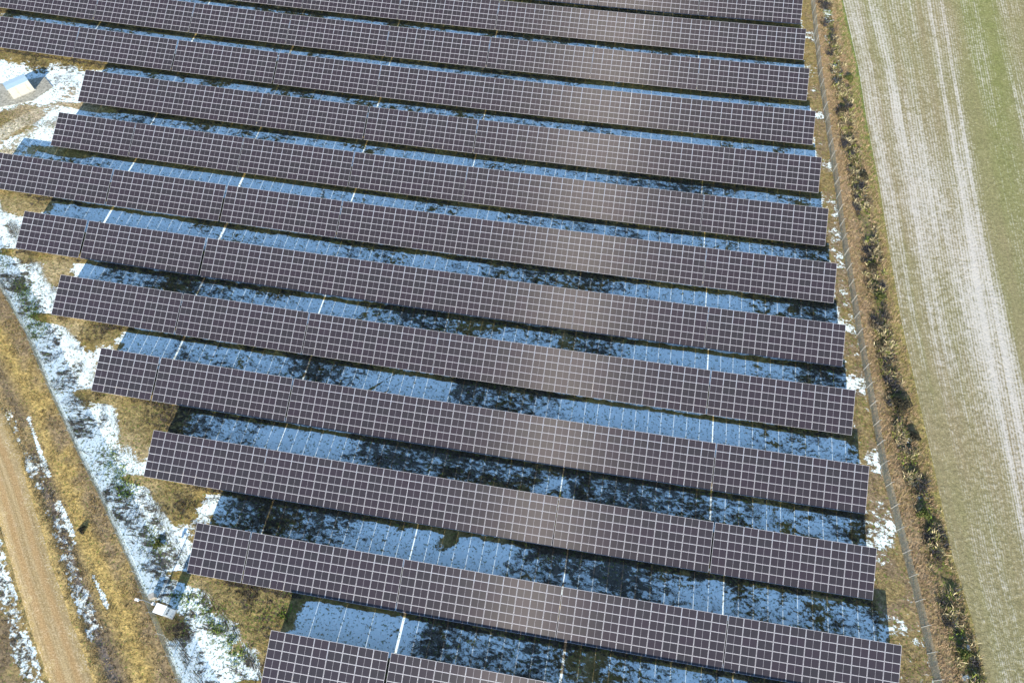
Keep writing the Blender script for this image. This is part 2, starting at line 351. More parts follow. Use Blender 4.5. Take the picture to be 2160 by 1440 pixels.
def cover_fields(X, Y):
    """albedo of the cover, snow bias, weed bias, green bias, streak"""
    n1 = fbm(X / 9, Y / 9); n2 = fbm(X / 3 + 50, Y / 3 + 9); n3 = fbm(X / 22 + 5, Y / 22 + 80, 3)
    dr, sr, _ = poly_dist(X, Y, RF); right_out = (sr < 0)
    dl, sl, _ = poly_dist(X, Y, LF); left_out = (sl < 0)
    dl_s = np.where(left_out, dl, -dl); dr_s = np.where(right_out, dr, -dr)
    # note RF and LF both run towards the viewer (decreasing Y): left of travel = east
    right_out = sr > 0; dr_s = np.where(right_out, dr, -dr)
    left_out = sl < 0; dl_s = np.where(left_out, dl, -dl)
    grass = np.array([0.17, 0.125, 0.045]); ochre = np.array([0.33, 0.235, 0.065]); soil = np.array([0.44, 0.35, 0.19]); brown = np.array([0.16, 0.125, 0.052])
    tanbr = np.array([0.26, 0.195, 0.115])
    def L(a, b, t): return a + (b - a) * t[..., None]
    cov = L(np.broadcast_to(grass, X.shape + (3,)), ochre, sstep(n1, 0.45, 0.65))
    cov = L(cov, soil, sstep(n2 * 0.5 + n3 * 0.5, 0.55, 0.66) * 0.5)
    snow = 0.68 + 0.7 * (n1 - 0.5) + 0.35 * (n2 - 0.5)
    weed = 0.25 + 0.5 * (n3 - 0.5) + 0.4 * (0.5 - n2)
    green = np.full(X.shape, 0.18); streak = np.full(X.shape, 0.6)
    for (c, r) in CLEAN:
        k = np.exp(-((np.hypot(X - c[0], (Y - c[1]) * 1.2)) / r) ** 4); snow = snow + 0.35 * k; weed = weed - 0.40 * k
    for (c, r) in DIRTY:
        k = np.exp(-((np.hypot(X - c[0], (Y - c[1]) * 1.2)) / r) ** 3); snow = snow - 0.03 * k; weed = weed + 0.20 * k
    # drip line and the dry band under the tables
    for y0, xs, nc in ROWS:
        inx = (X < xs[0] - 0.1) & (X > xs[-1] + 0.1)
        ex = sstep(X, xs[-1] - 0.5, xs[-1] + 0.3) * (1 - sstep(X, xs[0] - 0.3, xs[0] + 0.5))
        wob = 0.25 * (fbm(X / 1.2, X * 0 + y0) - 0.5)
        band = (1 - sstep(np.abs(Y - (y0 - 0.12) - wob), 0.22, 0.42)) * ex
        snow = snow - 1.3 * band; weed = weed + 0.35 * band; 
        cov = L(cov, grass * 1.1, band * 0.7)
        und = sstep(Y, y0 + 0.5, y0 + 1.5) * (1 - sstep(Y, y0 + 4.6, y0 + 5.6)) * ex
        snow = snow - (0.5 + 0.9 * (1 - n3)) * und * 0.8; weed = weed + 0.35 * und
        if y0 > 70:
            snow = snow - 0.8 * ex * (np.abs(Y - y0 - 0.2) < 0.7)
        wst = xs[-1]
        oc = (1 - sstep(np.hypot((X - wst - 2) / 6, (Y - y0 + 0.4) / 1.0), 0.6, 1.1)); cov = L(cov, ochre, oc * 0.8); snow = snow - 0.8 * oc; weed = weed - 0.25 * oc
    # west of the tables, inside the fence
    lastx = np.interp(Y, [r[0] for r in ROWS][::-1], [r[1][-1] for r in ROWS][::-1])
    west = (1 - sstep(X, lastx - 1.0, lastx + 7.0))
    snow = snow + 0.05 * west; weed = weed - 0.18 * west; green = green + 0.08 * west
    cov = L(cov, soil, west * 0.6 * sstep(n2, 0.4, 0.6))
    ds, _, _ = poly_dist(X, Y, LSNOW)
    k = (1 - sstep(ds, 2.4, 4.8)) * (dl_s < 0.3); snow = snow + 0.34 * k; weed = weed + 0.12 * k + 0.40 * k * sstep(n2, 0.48, 0.62); streak = np.maximum(streak, k)
    for P in BRUSH:
        d, _, _ = poly_dist(X, Y, P); k = np.exp(-(d / 1.4) ** 2) * (dl_s < 0.2); weed = weed + 0.30 * k; snow = snow - 0.10 * k; cov = L(cov, tanbr * 0.7, k * 0.8)
    for P in GREEN_L:
        d, _, _ = poly_dist(X, Y, P); k = np.exp(-(d / 1.6) ** 2); green = green + 0.42 * k; snow = snow - 0.10 * k
    for (c, r) in SOIL:
        k = np.exp(-(np.hypot(X - c[0], Y - c[1]) / r / 0.95) ** 2); snow = snow - 0.40 * k; weed = weed - 0.2 * k; cov = L(cov, soil, k * 0.9)
    for (c, r) in BROWN:
        k = np.exp(-(np.hypot(X - c[0], Y - c[1]) / r / 1.1 + 0.5 * (n2 - 0.5)) ** 2); snow = snow - 0.75 * k; cov = L(cov, brown * (1.0 + 0.8 * n2[..., None]), k * 0.9); weed = weed + 0.12 * k
    for P in TRACKS:
        d, s, _ = poly_dist(X, Y, P)
        k = (1 - sstep(d, 2.2, 3.2)); snow = snow + 0.25 * k; weed = weed - 0.35 * k
        for off in (0.85,):
            t = 1 - sstep(np.abs(d - off), 0.10, 0.22); snow = snow - 0.65 * t; cov = L(cov, brown, t * 0.8)
    for P in PATHS:
        d, s, _ = poly_dist(X, Y, P); k = 1 - sstep(d, 1.0, 1.9); cov = L(cov, np.array([0.56, 0.52, 0.40]), k * 0.8); snow = snow - 0.12 * k; weed = weed - 0.5 * k
        k = (1 - sstep(np.abs(d - 1.6), 0.4, 0.9)) * 0.6; snow = snow + 0.1 * k
    k = (1 - sstep(np.hypot((X + 101) / 1.3, Y - 86.5), 4.5, 9.0)); snow = snow + 0.20 * k; weed = weed + 0.05 * k; cov = L(cov, np.array([0.36, 0.29, 0.19]), k * 0.7); streak = np.maximum(streak, k)
    # outside the west fence: ochre grass, ruts with snow
    o = sstep(dl_s, 0.0, 0.8)
    ol = np.array([0.34, 0.255, 0.11]); c2 = L(np.broadcast_to(tanbr * 0.75, X.shape + (3,)), ol, sstep(n1 * 0.6 + n2 * 0.4, 0.42, 0.55))
    d1, _, _ = poly_dist(X, Y, OLIVE); c2 = L(c2, np.array([0.40, 0.29, 0.10]), 1 - sstep(d1, 0.4, 2.8))
    kb = (1 - sstep(np.abs(dl - 1.5), 0.6, 1.9)) * sstep(n2, 0.35, 0.6); c2 = L(c2, tanbr * 0.9, kb * 0.9)
    sn2 = np.full(X.shape, 0.05) + 0.25 * (n2 - 0.5); wd2 = -0.12 + 0.22 * kb + 0.5 * (n2 - 0.5)
    d2, _, _ = poly_dist(X, Y, RUT); k = 1 - sstep(d2, 0.4, 1.9); sn2 = sn2 + (0.42 + 0.9 * (n2 - 0.5)) * k * sstep(-Y, -34, -18); wd2 = wd2 + 0.46 * k; c2 = L(c2, np.array([0.13, 0.105, 0.075]), k * 0.85)
    t = (1 - sstep(np.abs(d2 - 0.1), 0.22, 0.4)); c2 = L(c2, np.array([0.16, 0.145, 0.15]), t * 0.7); 
    d3, _, _ = poly_dist(X, Y, RUT2); k = (1 - sstep(d3, 0.12, 0.42)) * sstep(n2, 0.40, 0.5); sn2 = sn2 + 0.75 * k
    k = (1 - sstep(d3, 0.5, 1.4)); wd2 = wd2 + 0.25 * k
    d4, _, _ = poly_dist(X, Y, FARW); k = 1 - sstep(d4, 0.8, 2.0); sn2 = sn2 + 0.45 * k; wd2 = wd2 + 0.5 * k
    far = sstep(dl_s, 22, 26); c2 = L(c2, np.array([0.14, 0.16, 0.04]), far * 0.6)
    dR, _, _ = poly_dist(X, Y, ROAD); rd = 1 - sstep(dR, 1.9, 2.6); sn2 = sn2 - 0.8 * rd; wd2 = wd2 - 0.5 * rd
    c2 = L(c2, np.array([0.38, 0.28, 0.11]), 1 - sstep(dR, 2.2, 4.4)); wd2 = wd2 - 0.35 * (1 - sstep(dR, 2.0, 3.8))
    cov = L(cov, 0, o) + c2 * o[..., None]; snow = snow * (1 - o) + sn2 * o; weed = weed * (1 - o) + wd2 * o; green = green * (1 - o) + 0.12 * o; streak = streak * (1 - o) + 0.2 * o
    # between the east end of the rows and the east fence
    e = sstep(X, np.interp(Y, [r[0] for r in ROWS][::-1], [r[1][0] for r in ROWS][::-1]) + 0.2, np.interp(Y, [r[0] for r in ROWS][::-1], [r[1][0] for r in ROWS][::-1]) + 0.9) * (dr_s < 0)
    c3 = L(np.broadcast_to(np.array([0.24, 0.185, 0.085]), X.shape + (3,)), tanbr * 0.85, sstep(n2, 0.40, 0.55))
    phase = np.min([np.abs(Y - (y - 2.4)) for y in ROWY], axis=0)
    sn3 = 0.26 + 0.22 * (1 - sstep(phase, 0.8, 3.0)) - 0.10 * sstep(Y, 75, 100) + 0.9 * (n2 - 0.5)
    cov = L(cov, 0, e) + c3 * e[..., None]; snow = snow * (1 - e) + sn3 * e; weed = weed * (1 - e) + (0.10 + 0.4 * (n2 - 0.5)) * e; green = green * (1 - e) + 0.26 * e
    # outside the east fence
    o = sstep(dr_s, -0.2, 0.3)
    dF, _, _ = poly_dist(X, Y, FIELD_EDGE); dB, _, _ = poly_dist(X, Y, BRAM)
    c4 = L(np.broadcast_to(tanbr * 1.1, X.shape + (3,)), np.array([0.26, 0.19, 0.10]), sstep(n2, 0.4, 0.6))
    k = (1 - sstep(dF, 0.8, 1.8)); c4 = L(c4, L(np.broadcast_to(np.array([0.24, 0.20, 0.07]), X.shape + (3,)), np.array([0.15, 0.18, 0.045]), sstep(Y, 70, 110)), k)
    sn4 = 0.02 + 0.2 * (n2 - 0.5); kB = 1 - sstep(dB, 0.8, 1.9); sn4 = sn4 + 0.42 * kB * sstep(n1, 0.4, 0.6); wd4 = 0.05 + 0.4 * (n2 - 0.5) + 0.34 * kB
    c4 = L(c4, np.array([0.15, 0.125, 0.06]), kB * 0.6)
    cov = L(cov, 0, o) + c4 * o[..., None]; snow = snow * (1 - o) + sn4 * o; weed = weed * (1 - o) + wd4 * o; green = green * (1 - o) + (0.12 + 0.35 * kB) * o; streak = streak * (1 - o) + 0.3 * o
    return cov, snow, weed, green, streak, dict(dl=dl_s, dr=dr_s, dB=dB, dF=dF, dR=dR, dRut=d2, dFar=d4, west=west, ds=ds)

# ------------------------------------------------------------------ ground
def axis(lo, hi, step, far_lo, far_hi):
    a = np.arange(lo, hi + step / 2, step)
    g = [lo]; s = step
    while g[-1] > far_lo: s *= 1.6; g.append(g[-1] - s)
    h = [hi]; s = step
    while h[-1] < far_hi: s *= 1.6; h.append(h[-1] + s)
    return np.concatenate([np.array(g[1:])[::-1], a, np.array(h[1:])])

def build_ground():
    xs = axis(-128, 56, 0.30, -3000, 3000); ys = axis(-8, 140, 0.30, -3000, 4000)
    X, Y = np.meshgrid(xs, ys, indexing='ij')
    Z = terr(X, Y) + 0.10 * (fbm(X / 4, Y / 4) - 0.5)
    cov, snow, weed, green, streak, D = cover_fields(X, Y)
    Z = Z - 0.18 * (1 - sstep(D['dRut'], 0.3, 1.1)) * (D['dl'] > 1)        # the rut and the ditch
    Z = Z - 0.35 * (1 - sstep(D['dB'], 0.4, 1.6)) * (D['dr'] > 1)
    inside_field = sstep(-D['dF'], -0.5, 0.0)
    dF, sF, _ = poly_dist(X, Y, FIELD_EDGE); Z = np.where((sF > 0) & (dF > 0.8), terr(X, Y) - 0.15, Z)
    Z = Z - 0.14 * (1 - sstep(D['dR'], 1.6, 2.5))
    n, m = X.shape
    V = np.stack([X, Y, Z], -1).reshape(-1, 3)
    i = np.arange(n * m).reshape(n, m)
    F = np.stack([i[:-1, :-1], i[1:, :-1], i[1:, 1:], i[:-1, 1:]], -1).reshape(-1, 4)
    C = np.concatenate([cov, np.ones(X.shape + (1,))], -1).reshape(-1, 4)
    G = np.stack([snow, weed, green, streak], -1).reshape(-1, 4)
    me = np_mesh('ground', V, F, [M_GROUND], {'cover': C, 'veg': np.clip(G, -1, 2)}, True)
    meta(link('ground', me), kind='structure')
build_ground()

def strip_sheet(name, mat, P, offs, lift, density=0.6, ufun=None, extra=None):
    """sheet swept along polyline P, offs = offsets to the left of travel"""
    seg = np.hypot(*np.diff(P, axis=0).T); s = np.concatenate([[0], np.cumsum(seg)]); n = int(s[-1] / density)
    t = np.linspace(0, s[-1], n)
    # smooth the polyline
    px = np.interp(t, s, P[:, 0]); py = np.interp(t, s, P[:, 1])
    ker = np.hanning(25); ker /= ker.sum(); pad = 12
    def sm(a):
        e = np.concatenate([a[0] + (a[0] - a[1:pad + 1][::-1]), a, a[-1] + (a[-1] - a[-pad - 1:-1][::-1])]); return np.convolve(e, ker, 'valid')
    px, py = sm(px), sm(py); tx = np.gradient(px); ty = np.gradient(py); l = np.hypot(tx, ty); nx, ny = -ty / l, tx / l
    O = np.asarray(offs)[None, :]
    X = px[:, None] + nx[:, None] * O; Y = py[:, None] + ny[:, None] * O
    return X, Y, t, O

# field: grid of (distance from the edge, y)
def build_field():
    ys = np.concatenate([np.arange(-400, -10, 30), np.arange(-10, 150, 0.8), np.arange(150, 900, 30)])
    us = np.concatenate([np.arange(0, 36, 0.5), np.geomspace(36, 500, 24)])
    E = FIELD_EDGE[np.argsort(FIELD_EDGE[:, 1])]
    xb = np.interp(ys, E[:, 1], E[:, 0]); ker = np.hanning(15); ker /= ker.sum()
    ii = (ys > -10) & (ys < 150)
    U, Y = np.meshgrid(us, ys, indexing='ij'); XB = np.broadcast_to(xb, U.shape)
    track_x = 59.9
    u_tr = 14.0                                                 # rows fan slightly between the hedge and the tramline
    k = (track_x - XB) / u_tr
    X = np.where(U < u_tr, XB + U * k, track_x + (U - u_tr))
    Z = terr(X, Y) + 0.02 + 0.10 * (fbm(X / 4, Y / 4) - 0.5)
    Z = Z - 0.15 * (1 - sstep(U, 0, 0.5))
    # snow along the rows
    n1 = fbm(U / 2.6, Y / 60, 3); n2 = fbm(U / 8 + 3, Y / 22 + 7, 3)
    b = 0.30 + 0.6 * (n1 - 0.5) + 0.35 * (n2 - 0.5)
    hi = sstep(Y, 38, 62)
    b = b + 0.16 * np.exp(-((U - 1.6) / 1.6) ** 2) * hi + 0.12 * np.exp(-((U - 6) / 3.4) ** 2) * hi * (1 - sstep(Y, 100, 125)) - 0.10 * np.exp(-((U - 3.4) / 0.5) ** 2)
    b = b - 0.06 * (1 - hi) * (1 - sstep(U, 11.5, 13.5)) + 0.14 * np.exp(-((U - 11.5) / 3.0) ** 2) * sstep(Y, 45, 75) * (1 - sstep(Y, 100, 130))
    for tu, wd in ((13.1, 0.22), (14.9, 0.22)):
        b = b + 0.30 * np.exp(-((U - tu) / wd) ** 2)
    b = b + 0.20 * np.exp(-((U - 13.8) / 1.3) ** 2) * (1 - sstep(Y, 95, 120))
    b = b - 0.12 * sstep(U, 15.5, 18) * sstep(Y, 40, 70) + 0.10 * (sstep(U, 23, 25)) 
    b = b + 0.20 * (1 - sstep(np.abs(U - 15.8), 0.4, 1.0)) * (1 - sstep(Y, 60, 85))
    g = 0.34 + 0.5 * np.exp(-((U - 21) / 4.0) ** 2) * sstep(Y, 60, 100) + 0.25 * sstep(Y, 100, 125) * (1 - np.exp(-((U - 14) / 4) ** 2)) - 0.15 * sstep(U, 24, 27)
    n, m = X.shape; V = np.stack([X, Y, Z], -1).reshape(-1, 3); i = np.arange(n * m).reshape(n, m)
    F = np.stack([i[:-1, :-1], i[1:, :-1], i[1:, 1:], i[:-1, 1:]], -1).reshape(-1, 4)
    b = 0.30 + 0.80 * (b - 0.30) + 0.10 * np.exp(-((U - (9.0 + 0.05 * (80 - Y))) / 6.0) ** 2)
    A = np.stack([U, Y, np.clip(b, 0, 1.2), np.clip(g, 0, 1.2)], -1).reshape(-1, 4)
    me = np_mesh('field', V, F, [M_FIELD], {'rowuv': A}, True); meta(link('field', me), kind='structure')
build_field()

def build_road():
    X, Y, t, O = strip_sheet('dirt_road', None, np.vstack([ROAD[0] + (ROAD[0] - ROAD[1]) * 12, ROAD, ROAD[-1] + (ROAD[-1] - ROAD[-2]) * 12]), np.linspace(-2.7, 2.7, 14), 0)
    Z = terr(X, Y) + 0.05 - 0.17 * (np.abs(O) / 2.5) ** 3 + 0.03 * (fbm(X / 0.8, Y / 0.8) - 0.5)
    n, m = X.shape; V = np.stack([X, Y, Z], -1).reshape(-1, 3); i = np.arange(n * m).reshape(n, m)
    F = np.stack([i[:-1, :-1], i[:-1, 1:], i[1:, 1:], i[1:, :-1]], -1).reshape(-1, 4)[:, ::-1]
    A = np.stack([np.broadcast_to(O, X.shape), np.broadcast_to(t[:, None], X.shape), 0 * X, 0 * X + 1], -1).reshape(-1, 4)
    me = np_mesh('dirt_road', V, F, [M_ROAD], {'rowuv': A}, True); meta(link('dirt_road', me), kind='structure')
build_road()

# ------------------------------------------------------------------ solar tables
MW, MH = 1.731, LS / 6 - 0.02                 # module size, 2 cm apart
def module_mesh():
    b = MB(); t = 0.035; a, h = MW / 2, MH / 2; fr = 0.020; mg = 0.009; mid = 0.021
    z1 = t; z0 = 0.0; zg = t - 0.0025
    def ring(x0, x1, y0, y1, i0, i1, j0, j1, z, m):
        b.poly([(x0, y0, z), (x1, y0, z), (x1, y1, z), (x0, y1, z), (i0, j0, z), (i1, j0, z), (i1, j1, z), (i0, j1, z)],
               [(0, 1, 5, 4), (1, 2, 6, 5), (2, 3, 7, 6), (3, 0, 4, 7)], m)
    ring(-a, a, -h, h, -a + fr, a - fr, -h + fr, h - fr, z1, 0)
    b.poly([(-a, -h, z0), (a, -h, z0), (a, h, z0), (-a, h, z0), (-a, -h, z1), (a, -h, z1), (a, h, z1), (-a, h, z1)],
           [(0, 1, 5, 4), (1, 2, 6, 5), (2, 3, 7, 6), (3, 0, 4, 7)], 0)
    b.poly([(-a, -h, z0 + 0.002), (a, -h, z0 + 0.002), (a, h, z0 + 0.002), (-a, h, z0 + 0.002)], [(3, 2, 1, 0)], 1)
    A, Hh = a - fr, h - fr
    ring(-A, A, -Hh, Hh, -A + mg, A - mg, -Hh + mg, Hh - mg, zg, 1)
    b.poly([(-A, -Hh, zg), (A, -Hh, zg), (A, Hh, zg), (-A, Hh, zg), (-A, -Hh, z1), (A, -Hh, z1), (A, Hh, z1), (-A, Hh, z1)],
           [(4, 5, 1, 0), (5, 6, 2, 1), (6, 7, 3, 2), (7, 4, 0, 3)], 0)
    cx, cy = A - mg, Hh - mg
    for x0, x1, m in ((-cx, -mid / 2, 2), (-mid / 2, mid / 2, 1), (mid / 2, cx, 2)):
        b.poly([(x0, -cy, zg), (x1, -cy, zg), (x1, cy, zg), (x0, cy, zg)], [(0, 1, 2, 3)], m)
    me = b.mesh('solar_panel', [M_FRAME, M_BACK, M_CELL]); me.validate(); return me
ME_MOD = module_mesh()
RT = Matrix.Rotation(TH, 4, 'X')
_parts = {}
def table_parts(nc):
    if nc in _parts: return _parts[nc]
    Lx = nc * W
    pur = MB().box((0, 0, 0), (Lx - 0.1, 0.06, 0.09)).mesh('purlin', [M_STEEL])
    y1, y2 = 1.25, 4.35
    zt = lambda y: H0 + y * math.tan(TH) - 0.17
    fr = MB().box((0, 0, zt(y1) / 2 - 0.2), (0.10, 0.14, zt(y1) + 0.4)).mesh('support_post', [M_STEEL])
    bk = MB().box((0, 0, zt(y2) / 2 - 0.2), (0.10, 0.14, zt(y2) + 0.4)).mesh('support_post', [M_STEEL])
    rf = MB().box((0, 2.9, H0 + 2.9 * math.tan(TH) - 0.13), (0.06, 5.2, 0.10)); M = Matrix.Translation((0, 0, 0))
    raf = MB().box((0, 0, 0), (0.06, 5.4, 0.10), M=RT).mesh('rafter', [M_STEEL])
    _parts[nc] = (pur, fr, bk, raf, y1, y2); return _parts[nc]

ORD = ['first', 'second', 'third', 'fourth', 'fifth', 'sixth', 'seventh', 'eighth', 'ninth', 'tenth', 'eleventh', 'twelfth', 'thirteenth']
NUM = {4: 'four', 5: 'five', 6: 'six', 8: 'eight', 9: 'nine', 12: 'twelve'}
proto = None
for ri, (y0, xs, nlast) in enumerate(ROWS):
    nt = len(xs) - 1
    for ti in range(nt):
        xr, xl = xs[ti], xs[ti + 1]; nc = nlast if ti == nt - 1 else 11
        if nc == 11: xc = (xr + xl) / 2
        else: xc = xr - 0.08 - nc * W / 2
        if ti == 0 and nc == 11: xc = xl + 0.07 + nc * W / 2
        zc = float(terr(xc, y0)); sl = float(terr(xc + 5, y0) - terr(xc - 5, y0)) / 10
        T = empty('solar_table', (xc, y0, zc), (0, -math.atan(sl), 0))
        rowt = 'bottom row' if ri == 12 else 'row just above the bottom row' if ri == 11 else ORD[ri] + ' row from the top'
        if ri == 12: 
            lab = ['rightmost solar table of the bottom row', 'third solar table from the left in the bottom row', 'solar table right of the wide dark gap in the bottom row', 'eight-column solar table at the left end of the bottom row'][ti]
        elif nc != 11: lab = '%s-column solar table at the left end of the %s' % (NUM[nc], rowt)
        elif ti == 0: lab = 'dark solar table at the right end of the %s' % rowt
        elif ti == nt - 1 and ri == 8: lab = 'dark solar table at the left end of the %s' % rowt
        else: lab = 'dark solar table, %s from the right in the %s' % (ORD[ti], rowt)
        meta(T, lab, 'solar table', 'solar tables in parallel rows')
        pur, fr, bk, raf, y1, y2 = table_parts(nc)
        for i in range(nc):
            for j in range(6):
                s = (j + 0.5) * LS / 6
                o = bpy.data.objects.new('solar_panel', ME_MOD); col.objects.link(o); o.parent = T
                o.location = (-(nc * W) / 2 + (i + 0.5) * W, s * CT + 0.0, H0 + s * ST)
                o.rotation_euler = (TH + rng.normal(0, 0.0012), rng.normal(0, 0.0012), 0)
        for s in (0.8, 2.3, 3.9, 5.4):
            o = link('purlin', pur, T); o.location = (0, s * CT + 0.05 * ST, H0 + s * ST - 0.05 * CT); o.rotation_euler = (TH, 0, 0)
        npost = max(2, round(nc * W / 4))
        for i in range(npost):
            x = -(nc * W) / 2 + (i + 0.5) * nc * W / npost
            for me, y in ((fr, y1), (bk, y2)):
                o = link('support_post', me, T); o.location = (x, y, 0)
            s = 3.1; o = link('rafter', raf, T); o.location = (x, s * CT + 0.145 * ST, H0 + s * ST - 0.145 * CT)

# ------------------------------------------------------------------ fences
def resample(P, step):
    seg = np.hypot(*np.diff(P, axis=0).T); s = np.concatenate([[0], np.cumsum(seg)]); t = np.arange(0, s[-1], step)
    px = np.interp(t, s, P[:, 0]); py = np.interp(t, s, P[:, 1])
    return np.stack([px, py], 1)

def fence(P, label, name, step=2.6, H=1.9, lean=0.0, wires=0.06, ww=0.014):
    root = empty(name, (P[0][0], P[0][1], float(terr(*P[0])))); meta(root, label, 'fence')
    base = Vector(root.location)
    # mesh panel: real wires
    Q = resample(P, wires); t = np.gradient(Q, axis=0); t /= np.hypot(t[:, 0], t[:, 1])[:, None]; nrm = np.stack([-t[:, 1], t[:, 0]], 1)
    n = len(Q); z = terr(Q[:, 0], Q[:, 1]); h = ww / 2
    sag = H + 0.02 * np.sin(np.arange(n) * wires / step * 2 * math.pi) + 0.04 * (fbm(Q[:, 0] / 3, Q[:, 1] / 3) - 0.5)
    wob = 0.08 * (fbm(Q[:, 0] / 5 + 9, Q[:, 1] / 5, 2) - 0.5)
    top = Q + nrm * wob[:, None]
    corners = []
    for (a, b) in ((-1, -1), (1, -1), (1, 1), (-1, 1)):
        corners.append((a, b))
    V = []
    for zz, base2 in ((z + 0.03, Q), (z + sag, top)):
        for a, b in corners:
            p = base2 + t * (a * h) + nrm * (b * 0.003)
            V.append(np.concatenate([p, zz[:, None]], 1))
    V = np.stack(V, 1) - np.array(base)[None, None, :]
    k = (np.arange(n) * 8)[:, None]
    F = np.concatenate([k + np.array(f)[None, :] for f in ((0, 1, 5, 4), (2, 3, 7, 6))], 0)
    V = V.reshape(-1, 3)
    # horizontal wires as thin ribbons
    Qs = resample(P, 1.3); ts = np.gradient(Qs, axis=0); ts /= np.hypot(ts[:, 0], ts[:, 1])[:, None]
    zs = terr(Qs[:, 0], Qs[:, 1]); Vh = []; Fh = []; off = len(V)
    for q, hh in enumerate(np.arange(0.06, H, 0.075)):
        w = 0.012 if q % 4 else 0.02
        A = np.stack([Qs[:, 0], Qs[:, 1], zs + hh - w / 2], 1) - np.array(base); B = A + np.array([0, 0, w])
        m_ = len(A); i0 = off + sum(len(v) for v in Vh); Vh += [A, B]; r = np.arange(m_ - 1)
        Fh.append(np.stack([i0 + r, i0 + r + 1, i0 + m_ + r + 1, i0 + m_ + r], 1))
    V = np.concatenate([V] + Vh); F = np.concatenate([F] + Fh)
    link('mesh_panel', np_mesh('mesh_panel', V, F, [M_FENCE]), root)
    b = MB().tube((0, 0, -0.3), (0, 0, H + 0.05), 0.035, n=8)
    b.tube((0, 0, H), (0.22, 0, H + 0.24), 0.018, n=6); pm = b.mesh('fence_post', [M_POST])
    PP = resample(P, step); tp = np.gradient(PP, axis=0)
    out = 1 if name == 'boundary_fence' else 1
    for q, tt in zip(PP, tp):
        o = link('fence_post', pm, root); o.location = Vector((q[0], q[1], float(terr(*q)))) - base
        ang = math.atan2(tt[1], tt[0]); o.rotation_euler = (0, 0, ang + (math.pi / 2 if P is RF else -math.pi / 2))
    return root
fence(RF, 'long grey mesh fence between the row ends and the crop field', 'mesh_fence', 2.9)
fence(LF, 'grey mesh fence on the left between the snowy strip and the track', 'mesh_fence', 2.9)

# ------------------------------------------------------------------ hut with its apron
HUTC = np.array([-107.55, 87.45]); HUT_ROT = math.atan2(2.9, 2.55)
hz = float(terr(*HUTC))
hut = empty('transformer_hut', (HUTC[0], HUTC[1], hz), (0, 0, HUT_ROT)); meta(hut, 'small flat-roofed cream hut on a gravel apron at the top left', 'hut')
hl, hw, eh = 3.86, 2.15, 2.16
a, w = hl / 2 - 0.03, hw / 2 - 0.03
MB().box((0, 0, eh / 2 - 0.1), (2 * a, 2 * w, eh + 0.2)).build('wall', [M_ROOF], hut)
MB().box((0, 0, 0.0), (hl + 0.25, hw + 0.25, 0.3)).build('plinth', [M_CONC], hut)
b = MB(); A, Wd = hl / 2 + 0.04, hw / 2 + 0.04
p = [(-A, -Wd, eh + 0.02), (A, -Wd, eh + 0.02), (A, 0, eh + 0.10), (A, Wd, eh + 0.02), (-A, Wd, eh + 0.02), (-A, 0, eh + 0.10)]
q = [(x, y, z + 0.09) for x, y, z in p]
b.poly(p + q, [(0, 5, 2, 1), (5, 4, 3, 2), (6, 7, 8, 11), (11, 8, 9, 10), (0, 1, 7, 6), (1, 2, 8, 7), (2, 3, 9, 8), (3, 4, 10, 9), (4, 5, 11, 10), (5, 0, 6, 11)])
b.build('roof', [M_SLATE], hut)
for x, wd_ in ((-1.1, 0.95), (0.55, 1.2)):
    dr = MB().box((x, -w - 0.012, 1.0), (wd_, 0.05, 1.75)).build('door', [M_ROOF], hut)
    MB().box((x + wd_ * 0.38, -w - 0.05, 1.0), (0.04, 0.05, 0.12)).build('handle', [M_DARK], dr)
MB().box((a + 0.015, 0.1, 1.5), (0.04, 0.9, 0.4)).build('louvre_vent', [M_ROOF], hut)
# apron: gravel slab draped on the ground
def pad():
    pts = line([(94, 163), (112, 184), (70, 213), (16, 224), (-30, 232), (-60, 205), (-40, 190), (0, 178)])
    b = MB(); n = len(pts)
    c = pts.mean(0); V = [(c[0], c[1], float(terr(*c)) + 0.10)] + [(p[0], p[1], float(terr(*p)) + 0.10) for p in pts] + [(p[0], p[1], float(terr(*p)) - 0.1) for p in pts]
    b.poly(V, [(0, 1 + i, 1 + (i + 1) % n) for i in range(n)] + [(1 + i, 1 + n + i, 1 + n + (i + 1) % n, 1 + (i + 1) % n) for i in range(n)])
    o = b.build('gravel_apron', [M_PAD]); meta(o, kind='structure')
pad()

# ------------------------------------------------------------------ cabinet and camera mast by the left fence
def at(px, py, h=0): g = site(px, py); return (g[0], g[1], float(terr(g[0], g[1])) + h)
cab = empty('utility_cabinet', (-44.55, 6.2, float(terr(-44.55, 6.2))), (0, 0, R_(-8))); meta(cab, 'tall white utility cabinet with flat top beside the left fence', 'cabinet')
MB().box((0, 0, 1.40), (1.15, 0.95, 2.7)).build('body', [M_WHITE], cab)
MB().box((0, 0, -0.02), (1.4, 1.2, 0.24)).build('plinth', [M_CONC], cab)
MB().box((0, 0, 2.83), (1.34, 1.12, 0.10)).build('top_cover', [M_WHITE], cab)
dd = MB().box((0.0, -0.49, 1.4), (0.98, 0.04, 2.3)).build('door', [M_WHITE], cab)
MB().box((0.38, -0.53, 1.4), (0.05, 0.05, 0.22)).build('handle', [M_DARK], dd)
for k in range(2):
    MB().box((0.59, -0.2 + 0.4 * k, 1.9), (0.03, 0.28, 0.45)).build('vent_grille', [M_STEEL], cab)
mast = empty('camera_mast', (-46.35, 6.75, float(terr(-46.35, 6.75)))); meta(mast, 'grey pole with a white camera head standing beside the tall cabinet', 'camera mast')
MB().tube((0, 0, -0.2), (0, 0, 4.15), 0.075, 0.05, 12).build('pole', [M_STEEL], mast)
MB().box((0, 0, 0.04), (0.5, 0.5, 0.16)).build('footing', [M_CONC], mast)
